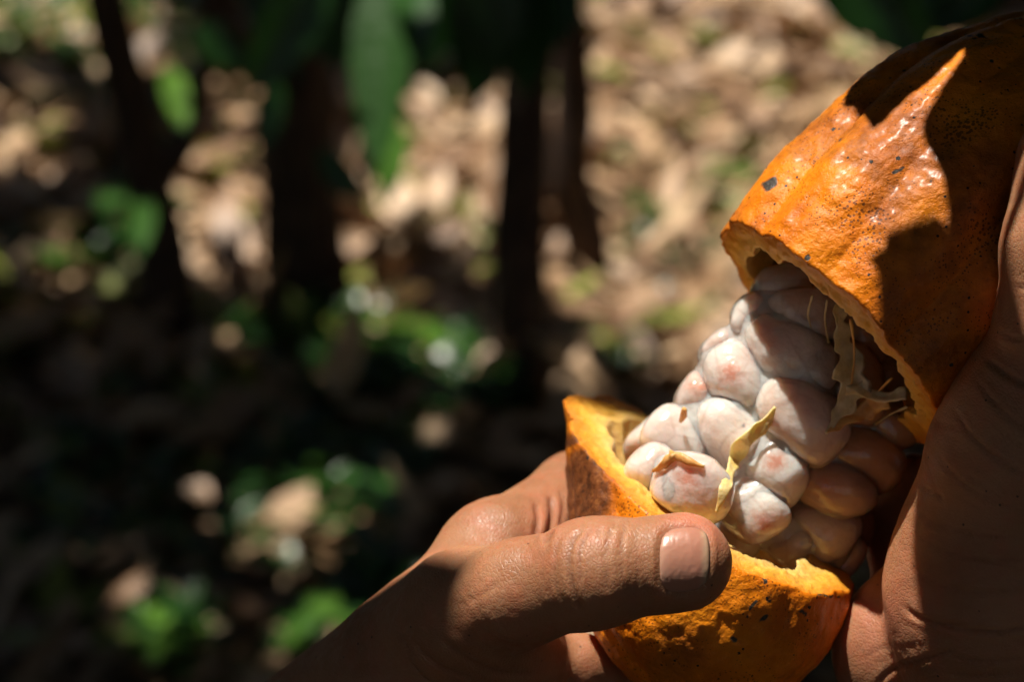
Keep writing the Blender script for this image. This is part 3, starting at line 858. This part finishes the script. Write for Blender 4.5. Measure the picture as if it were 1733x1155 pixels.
# ================================================================== HANDS
def groove(v, n, lines, crease, red=None):
    """press skin folds (px polylines: pts, width px, depth mm) into the front of a hand"""
    px = to_px(v); front = n[:, 2] > .05
    cr = np.zeros(len(v)); off = np.zeros(len(v))
    for pts, w, dep in lines:
        c = spline(np.array(pts, float), 30)
        d = np.full(len(v), 1e9); a = np.zeros(len(v))
        sel = front & (px[:, 0] > c[:, 0].min() - 5 * w) & (px[:, 0] < c[:, 0].max() + 5 * w) & (px[:, 1] > c[:, 1].min() - 5 * w) & (px[:, 1] < c[:, 1].max() + 5 * w)
        idx = np.where(sel)[0]
        if not len(idx): continue
        pp = px[idx]; best = np.full(len(idx), 1e9); par = np.zeros(len(idx))
        for k in range(29):
            A, B = c[k], c[k + 1]; ab = B - A
            t = np.clip(((pp - A) @ ab) / max(ab @ ab, 1e-6), 0, 1)
            dd = np.linalg.norm(pp - A - t[:, None] * ab, axis=1)
            m = dd < best; best = np.where(m, dd, best); par = np.where(m, (k + t) / 29, par)
        fade = np.clip(np.minimum(par, 1 - par) * 7, 0.12, 1)
        g = np.exp(-(best / w) ** 2) * fade
        sh = np.exp(-((best - 2.6 * w) / (1.6 * w)) ** 2) * fade
        off[idx] -= dep * g - .28 * dep * sh
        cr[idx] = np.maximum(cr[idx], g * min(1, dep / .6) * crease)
    return v + n * off[:, None], cr

def hand_sdf(parts, k):
    def f(p):
        r = None
        for (a, b, ra, rb, zs, kk) in parts:
            c = capsule(p, a, b, ra, rb, zs)
            r = c if r is None else smin(r, c, kk or k)
        return r
    return f
def seg(x0, y0, d0, r0, x1, y1, d1, r1, zs=1.0, k=None):
    return (P(x0, y0, d0), P(x1, y1, d1), R(r0, d0), R(r1, d1), zs, k)

# ---- left hand: thumb along the front of the lower half
LH = [
    seg(1155, 952, 27, 84, 1030, 968, 28, 84), seg(1030, 968, 28, 88, 1000, 972, 27, 90, 1, 2), seg(1000, 972, 27, 86, 880, 1005, 19, 84, 1, 4),
    seg(880, 1005, 19, 84, 790, 1045, 4, 96, 1, 5), seg(790, 1045, 4, 110, 700, 1130, -8, 120, 1, 8),
    seg(860, 1110, -2, 95, 720, 1190, -12, 130, 1, 9),
    seg(800, 1035, -14, 94, 842, 948, -20, 90, .8, 9), seg(842, 948, -20, 88, 975, 846, -50, 76, .85, 8),
    seg(975, 846, -50, 72, 1090, 850, -76, 62, 1, 5), seg(1090, 850, -76, 62, 1260, 900, -80, 58, 1, 4), seg(1260, 900, -80, 58, 1340, 990, -70, 54, 1, 4),
    # middle, ring fingers round the back and underneath
    seg(860, 1040, -34, 80, 1010, 960, -62, 66, 1, 7), seg(1010, 960, -62, 62, 1180, 960, -76, 60, 1, 4), seg(1180, 960, -76, 60, 1320, 1040, -64, 56, 1, 4),
    seg(830, 1150, -30, 80, 985, 1125, -20, 52, 1, 7), seg(985, 1135, -20, 46, 1080, 1190, -24, 46, 1, 3), seg(1080, 1190, -24, 46, 1210, 1230, -38, 44, 1, 3),
    # wrist, forearm
    seg(770, 1140, -14, 150, 590, 1290, -22, 165, .8, 14), seg(590, 1290, -22, 165, 250, 1580, -30, 210, .8, 14),
]
LHF0 = hand_sdf(LH, 5)
nail_c = P(1158, 948, 0)
def LHF(p): return LHF0(p)
v, q, n = mesh_sdf(LHF, P(0, 1830, -40) * [1, 1, 0] + [0, 0, -110], P(1400, 640, -40) * [1, 1, 0] + [4, 0, 46], .75, newton=1)
px = to_px(v)
fr = np.clip(n[:, 2] * 2, 0, 1)
# nail bed: flat recess and the fold of skin round it
def nail_s(p):
    x = (p[:, 0] - 1156) / 43; y = (p[:, 1] - 948 - (p[:, 0] - 1156) * -.08) / 60
    return (np.abs(x) ** 3.2 + np.abs(y) ** 3.2) ** (1 / 3.2)
ns = nail_s(px)
isth = (v[:, 2] > 8) & (px[:, 0] > 1050)
v = v + n * ((-.6 * np.clip((1.04 - ns) / .12, 0, 1) + .32 * np.exp(-((ns - 1.22) / .13) ** 2)) * fr * isth)[:, None]
lines = [
    ([(988, 892), (968, 920), (964, 960), (975, 1010), (988, 1040)], 4.0, .55), ([(1004, 890), (984, 925), (980, 965), (988, 1010)], 3.0, .35),
    ([(1040, 884), (1026, 920), (1024, 960), (1034, 1010)], 3.0, .38), ([(1062, 880), (1052, 915), (1050, 955), (1058, 1000)], 2.6, .30), ([(1083, 878), (1076, 915), (1076, 960), (1082, 1000)], 2.4, .22),
    ([(950, 905), (940, 940), (940, 985), (950, 1020)], 2.6, .25), ([(930, 915), (918, 950), (918, 1000)], 2.4, .18),
    ([(930, 838), (936, 865), (930, 900), (920, 925)], 5, .9), ([(905, 850), (910, 880), (905, 915)], 4, .6), ([(948, 830), (952, 862), (946, 895)], 3.5, .5),
    ([(740, 1075), (790, 1115), (850, 1140), (920, 1140)], 5, .35), ([(700, 1090), (740, 1125), (800, 1150)], 4, .35), ([(690, 1120), (720, 1150), (760, 1170)], 4, .35),
    ([(760, 1030), (800, 1015), (850, 985)], 4, .15), ([(810, 1060), (850, 1085), (900, 1095)], 3.5, .2), ([(660, 1060), (690, 1095), (700, 1140)], 3.5, .2),
]
rs = np.random.default_rng(3)
for k in range(70):      # fine wrinkles across the thumb and the web
    x = rs.uniform(720, 960); y = 1010 - (x - 800) * .22 + rs.uniform(-55, 80)
    ln = rs.uniform(16, 45); a = math.radians(rs.normal(62, 16))
    lines.append(([(x - math.cos(a) * ln, y - math.sin(a) * ln), (x + rs.normal(0, 3), y + rs.normal(0, 3)), (x + math.cos(a) * ln, y + math.sin(a) * ln)], 2.2, rs.uniform(.03, .08)))
for k in range(26):
    x = rs.uniform(960, 1100); y = rs.uniform(890, 1030); ln = rs.uniform(14, 34); a = math.radians(rs.normal(92, 8))
    lines.append(([(x - math.cos(a) * ln, y - math.sin(a) * ln), (x + rs.normal(0, 2), y), (x + math.cos(a) * ln, y + math.sin(a) * ln)], 2.0, rs.uniform(.06, .16)))
v, cr = groove(v, n, lines, 1.0)
v = v + n * (.14 * fbm(v, .16, 3, 50) + .05 * vnoise(v, .7, 55))[:, None]
red = np.clip(1.2 - np.hypot((px[:, 0] - 1185) / 70, (px[:, 1] - 885) / 60), 0, 1) * .9 + np.clip(1 - np.hypot((px[:, 0] - 930) / 60, (px[:, 1] - 870) / 60), 0, 1) * .5
lbase = to_world(P(620, 1290, -22))
lh = obj('hand', rig_mesh('hand', v, q, lbase, attrs={'crease': cr, 'red': red}), M_SKIN, None, lbase)
tag(lh, 'bare left-side hand with its thumb pressed on the lower pod half', 'hand')
# thumbnail
NU, NV = 26, 30; nv, nt_ = [], []
for i in range(NU):
    for j in range(NV):
        a = i / (NU - 1) * 2 - 1; b_ = j / (NV - 1) * 2 - 1
        # square -> rounded outline
        s_ = 1 / max((abs(a) ** 3.2 + abs(b_) ** 3.2) ** (1 / 3.2), 1e-6) * max(abs(a), abs(b_)) if (a or b_) else 1
        aa, bb = a * s_, b_ * s_
        x = 1156 + 42 * aa + 3.0 * (1 - bb * bb); y = 948 + 58 * bb - .08 * 42 * aa
        d = front_depth(LHF, x, y, 40, 0, 400)
        edge = max(abs(aa), abs(bb))
        nv.append(P(x, y, d if d is not None else 20)); nt_.append((aa + 1) / 2)
nv = np.array(nv)
gz = nv.reshape(NU, NV, 3)
nn = np.cross(np.gradient(gz, axis=0), np.gradient(gz, axis=1)); nn /= np.linalg.norm(nn, axis=2, keepdims=True)
if nn[NU // 2, NV // 2, 2] < 0: nn = -nn
aa = np.linspace(-1, 1, NU)[:, None]; bb = np.linspace(-1, 1, NV)[None]
prof = -.5 + .42 * (1 - np.maximum(np.abs(aa) ** 6 * (aa < 0), np.abs(bb) ** 6)) + .25 * np.clip(aa, 0, 1) ** 2
top = gz + nn * prof[..., None]; bot = gz + nn * (prof - .5)[..., None]
NVs = np.concatenate([top.reshape(-1, 3), bot.reshape(-1, 3)]); K = NU * NV
NF = []
for i in range(NU - 1):
    for j in range(NV - 1):
        a, b_, c_, d_ = i * NV + j, (i + 1) * NV + j, (i + 1) * NV + j + 1, i * NV + j + 1
        NF.append([d_, c_, b_, a]); NF.append([a + K, b_ + K, c_ + K, d_ + K])
bd = [(i, 0) for i in range(NU)] + [(NU - 1, j) for j in range(1, NV)] + [(i, NV - 1) for i in range(NU - 2, -1, -1)] + [(0, j) for j in range(NV - 2, 0, -1)]
ids = [i * NV + j for i, j in bd]
for k in range(len(ids)):
    a, b_ = ids[k], ids[(k + 1) % len(ids)]; NF.append([a, b_, b_ + K, a + K])
me = raw_mesh('thumbnail', to_world(NVs) - lbase, NF, attrs={'tip': np.concatenate([nt_, nt_])})
bmx = bmesh.new(); bmx.from_mesh(me); bmesh.ops.recalc_face_normals(bmx, faces=bmx.faces); bmx.to_mesh(me); bmx.free()
obj('thumbnail', me, M_NAIL, lh)

# ---- right hand: thumb up the right edge, palm below
RH = [
    seg(1805, 270, 27, 84, 1790, 420, 30, 92), seg(1790, 420, 30, 92, 1780, 545, 28, 94, 1, 3),
    seg(1778, 560, 28, 92, 1782, 720, 20, 172, .8, 3), seg(1782, 720, 20, 172, 1742, 1000, 6, 212, .75, 6), seg(1748, 800, 15, 178, 1740, 1000, 6, 212, .75, 6),
    seg(1742, 1000, 6, 212, 1790, 1330, -8, 230, .72, 12),
    seg(1538, 1102, -12, 118, 1620, 1020, -14, 130, .8, 2.2), seg(1538, 1102, -12, 118, 1640, 1260, -16, 190, .8, 6),
    # fingers round the back of the upper half
    seg(1540, 800, -40, 34, 1516, 900, -42, 46, 1, 3), seg(1516, 900, -42, 46, 1560, 1040, -36, 90, 1, 6),
    seg(1700, 900, -30, 130, 1700, 620, -64, 70, 1, 8), seg(1700, 620, -64, 66, 1600, 470, -74, 60, 1, 4), seg(1600, 470, -74, 60, 1470, 420, -66, 54, 1, 3),
    seg(1760, 800, -40, 110, 1800, 520, -64, 66, 1, 8), seg(1800, 520, -64, 66, 1700, 350, -74, 60, 1, 4), seg(1700, 350, -74, 60, 1570, 290, -66, 54, 1, 3),
    seg(1850, 760, -30, 110, 1920, 430, -60, 66, 1, 8), seg(1920, 430, -60, 66, 1830, 240, -72, 58, 1, 4), seg(1830, 240, -72, 58, 1700, 180, -64, 52, 1, 3),
    seg(1790, 1330, -8, 225, 1950, 1800, -20, 250, .75, 14),
]
RHF = hand_sdf(RH, 5)
v, q, n = mesh_sdf(RHF, [P(1400, 0)[0], P(0, 2120)[1], -106], [P(2250, 0)[0], P(0, 60)[1], 52], .78, newton=1)
px = to_px(v)
lines = [
    ([(1530, 1030), (1560, 1048), (1620, 1064), (1690, 1070), (1760, 1058)], 3.6, .8), ([(1480, 1165), (1512, 1134), (1570, 1116), (1625, 1098)], 3.4, .6),
    ([(1668, 606), (1700, 632), (1733, 650), (1780, 660)], 3.6, .9), ([(1650, 640), (1690, 690), (1740, 730), (1790, 750)], 3.0, .5), ([(1612, 690), (1650, 745), (1700, 785), (1760, 810)], 3.0, .4),
    ([(1580, 760), (1610, 800), (1660, 840), (1740, 870)], 2.8, .3), ([(1550, 870), (1590, 890), (1650, 905), (1740, 915)], 2.8, .35), ([(1548, 905), (1600, 935), (1680, 950), (1750, 945)], 2.8, .35),
    ([(1540, 960), (1580, 990), (1650, 1005), (1740, 1000)], 2.8, .35), ([(1690, 560), (1720, 575), (1760, 580)], 3.0, .35), ([(1450, 1120), (1490, 1100), (1530, 1095)], 3, .2),
    ([(1600, 1110), (1660, 1120), (1740, 1115)], 3.0, .4), ([(1600, 1140), (1660, 1146), (1740, 1140)], 3.0, .3), ([(1700, 480), (1730, 488), (1770, 486)], 3, .2),
]
for k in range(60):
    x = rs.uniform(1560, 1733); y = rs.uniform(680, 1150); ln = rs.uniform(18, 50); a = math.radians(rs.normal(32 if y < 880 else 12, 12))
    lines.append(([(x - math.cos(a) * ln, y - math.sin(a) * ln), (x + rs.normal(0, 3), y + rs.normal(0, 3)), (x + math.cos(a) * ln, y + math.sin(a) * ln)], 2.4, rs.uniform(.08, .2)))
v, cr = groove(v, n, lines, .9)
v = v + n * (.16 * fbm(v, .14, 3, 70) + .05 * vnoise(v, .7, 75))[:, None]
rbase = to_world(P(1790, 1330, -8))
red = np.clip(1.2 - np.hypot((px[:, 0] - 1500) / 90, (px[:, 1] - 1040) / 110), 0, 1) * .5
rh = obj('hand', rig_mesh('hand', v, q, rbase, attrs={'crease': cr, 'red': red}), M_SKIN, None, rbase)
tag(rh, 'creased right-side hand gripping the upper pod half, mostly shaded', 'hand')

# ================================================================== unseen leaves added up-sun on the near tree to shade pod and hands
near_tree = others[0]
def shade_leaf(tip_px, base_px, half_px, hgt, d, tint=.4, H=None):
    """a drooping leaf hgt mm up-sun of the surface it shades"""
    a = P(*tip_px, d) + SUN_C * hgt; b = P(*base_px, d) + SUN_C * (hgt + 25)
    near_tree.leaf(to_world(b), to_world(a), R(half_px, d) / 1000, UP * .6 + BACK * -.1 + SUN_W, tint, .04, .08)
    return to_world(b)
E1 = np.cross(SUN_C, [0, 0, 1.]); E1 /= np.linalg.norm(E1)
if E1[0] < 0: E1 = -E1
def fitted_leaf(left, right, hgt, ext, tint=.4):
    """leaf whose two edges pass up-sun of points of the pod's skin, tip first; ext mm of blade beyond the last pair"""
    def sp(p):
        if len(p) == 3: q = P(*p)
        else:
            d = front_depth(UF, *p); q = P(p[0], p[1], d if d is not None else -9)
        return q - SUN_C * (q @ SUN_C)
    L = [sp(p) for p in left]
    Rr = [sp(p) if isinstance(p, tuple) else L[i] + E1 * p for i, p in enumerate(right)]
    mid = (L[-1] + Rr[-1]) / 2; dirv = mid - (L[0] + Rr[0]) / 2; dirv /= np.linalg.norm(dirv)
    hw = (Rr[-1] - L[-1]) / 2
    for f_, w_ in ((.35, 1.0), (.7, .7), (.9, .35), (1.0, .04)):
        L.append(mid + dirv * ext * f_ - hw * w_); Rr.append(mid + dirv * ext * f_ + hw * w_)
    Ls, Rs = spline(L, 28), spline(Rr, 28)
    off = SUN_C * (hgt + (L[0] @ SUN_C) + UC @ SUN_C)
    V = np.concatenate([np.stack([a_, a_ * .75 + b_ * .25 - SUN_C * 2, a_ * .5 + b_ * .5 - SUN_C * 4, a_ * .25 + b_ * .75 - SUN_C * 2, b_]) + off + SUN_C * (18 * (k_ / 27) ** .7) for k_, (a_, b_) in enumerate(zip(Ls, Rs))])
    Q = np.array([(a_ * 5 + b_, a_ * 5 + b_ + 1, a_ * 5 + b_ + 6, a_ * 5 + b_ + 5) for a_ in range(27) for b_ in range(4)])
    Vw = to_world(V)
    obj('leaf', raw_mesh('leaf', Vw - near_tree.base, Q, attrs={'tint': np.full(len(V), tint)}), M_GREEN, near_tree.root)
    return Vw[-3]
anchors = [fitted_leaf([(1477, 219), (1448, 190), (1430, 163)], [(1479, 219), (1520, 180), (1618, 95)], 190, 90),
           fitted_leaf([(1497, 585), (1520, 545), (1562, 497), (1592, 460), (1605, 395), (1598, 305), (1566, 240), (1562, 205), (1592, 150), (1632, 90), (1622, 62), (1585, 52)], [2.0, 22., 40., 52., 58., 60., 60., 58., 54., 46., 50., 56.], 215, 40),
           shade_leaf((1980, 1150), (1990, -250), 185, 240, 24), shade_leaf((1570, 1330), (1705, 430), 185, 235, 32)]
hub = np.mean(anchors, axis=0) + np.array([.05, 0, .05])
near_tree.limb('branch', [near_tree.base + [0, 0, 1.9], near_tree.base * .5 + hub * .5 + [0, 0, .5], hub + [.03, 0, .1], hub], .016, .005, 16)
for a in anchors: near_tree.limb('twig', [hub, (hub + a) / 2 + [0, 0, .01], a], .003, .0015, 6)

# unseen leaf added on the other side to keep the wrist softly shaded
left_tree = others[1]
wt, wb = P(850, 1080, 14) + SUN_C * 950, P(150, 1330, 0) + SUN_C * 1000
left_tree.leaf(to_world(wb), to_world(wt), .033, SUN_W, .4, .03, .08)
wb = to_world(wb)
left_tree.limb('branch', [left_tree.base + [0, 0, 1.9], left_tree.base * .5 + wb * .5 + [0, 0, .3], wb], .014, .003, 16)

# ================================================================== seedlings on the floor
def seedling(px, py, n, L, tint, label):
    b = ground_pt(px, py); b[2] = ground_h(b[0], b[1])
    root = empty('seedling', b); tag(root, label, 'seedling', 'green seedlings on the forest floor')
    hgt = L * .8
    V, F = tube(np.array([[0, 0, -.01], [.004, 0, hgt * .5], [0, .005, hgt]]), [.003, .0025, .002], 6)
    obj('stem', raw_mesh('stem', V, F), M_BARK, root)
    a0 = rs.uniform(0, 6)
    for k in range(n):
        a = a0 + k * 2.4
        p = leaf_pts(np.array([0, 0, hgt * (1 - .12 * k)]), (math.cos(a), math.sin(a), .25), (0, 0, 1), L * rs.uniform(.8, 1.1), L * .22, .25, .15)
        obj('leaf', raw_mesh('leaf', p, LQ, attrs={'tint': np.full(len(p), tint)}), M_GREEN, root)
for a in ((600, 605, 4, .09, .95, 'bright green seedling left of the middle trunk, leaves in the sun'), (712, 632, 5, .10, .9, 'round-leaved green seedling nearest the middle trunk'),
          (820, 690, 4, .08, .8, 'small olive seedling at the foot of the middle trunk'), (292, 1125, 3, .07, .9, 'sunlit green blade plant at the bottom left'),
          (545, 1105, 3, .09, .8, 'pale green plant at the bottom beside the wrist'), (80, 475, 4, .10, .7, 'green seedling at the left edge of the photo'),
          (1215, 310, 4, .10, .8, 'green shoots on the sunlit litter left of the pod'), (800, 425, 3, .08, .7, 'small green seedling between the two middle trunks'),
          (235, 420, 4, .12, .6, 'green seedling against the leaning forked stem'), (1385, 1150, 4, .1, .9, 'green plant glimpsed below the pod between both hands'),
          (640, 870, 3, .08, .5, 'dim green seedling above the wrist')):
    seedling(*a)
# low ground cover
def ground_cover():
    V, Q, T = [], [], []; o = 0
    zones = [(90, 50, 230, 110, 620), (250, 170, 90, 90, 110), (230, 420, 60, 80, 50), (90, 460, 80, 40, 60), (620, 640, 180, 60, 170), (800, 690, 90, 60, 70), (480, 560, 100, 60, 60), (1000, 640, 80, 50, 30),
             (300, 850, 280, 180, 70), (560, 820, 160, 80, 50), (300, 1090, 80, 50, 30), (540, 1090, 60, 50, 24), (640, 1000, 80, 60, 40), (1130, 480, 120, 120, 30), (420, 60, 120, 60, 60)]
    for (cx, cy, rx, ry, n) in zones:
        for _ in range(n):
            a, r = rs.uniform(0, 6.283), math.sqrt(rs.random())
            g = ground_pt(cx + rx * r * math.cos(a), cy + ry * r * math.sin(a)); g[2] = ground_h(g[0], g[1])
            tint = rs.beta(1.5, 2.8) if cy > 200 or cx > 300 else rs.beta(2.5, 1.6); az = rs.uniform(0, 6.283)
            for k in range(rs.integers(2, 5)):
                b = az + k * 2.4; L = rs.uniform(.025, .06)
                p = leaf_pts(g + [0, 0, rs.uniform(.01, .06)], (math.cos(b), math.sin(b), rs.uniform(.2, 1.2)), (0, 0, 1), L, L * rs.uniform(.15, .3), .3, .2, 0, LV4)
                V.append(p); Q.append(LQ4 + o); o += len(p); T.append(np.full(len(p), tint))
    me = raw_mesh('ground_cover', np.concatenate(V), np.concatenate(Q), attrs={'tint': np.concatenate(T)})
    tag(obj('ground_cover', me, M_GREEN), 'low green weeds scattered through the leaf litter', 'ground cover', kind='stuff')
ground_cover()
for t in trees: t.finish()
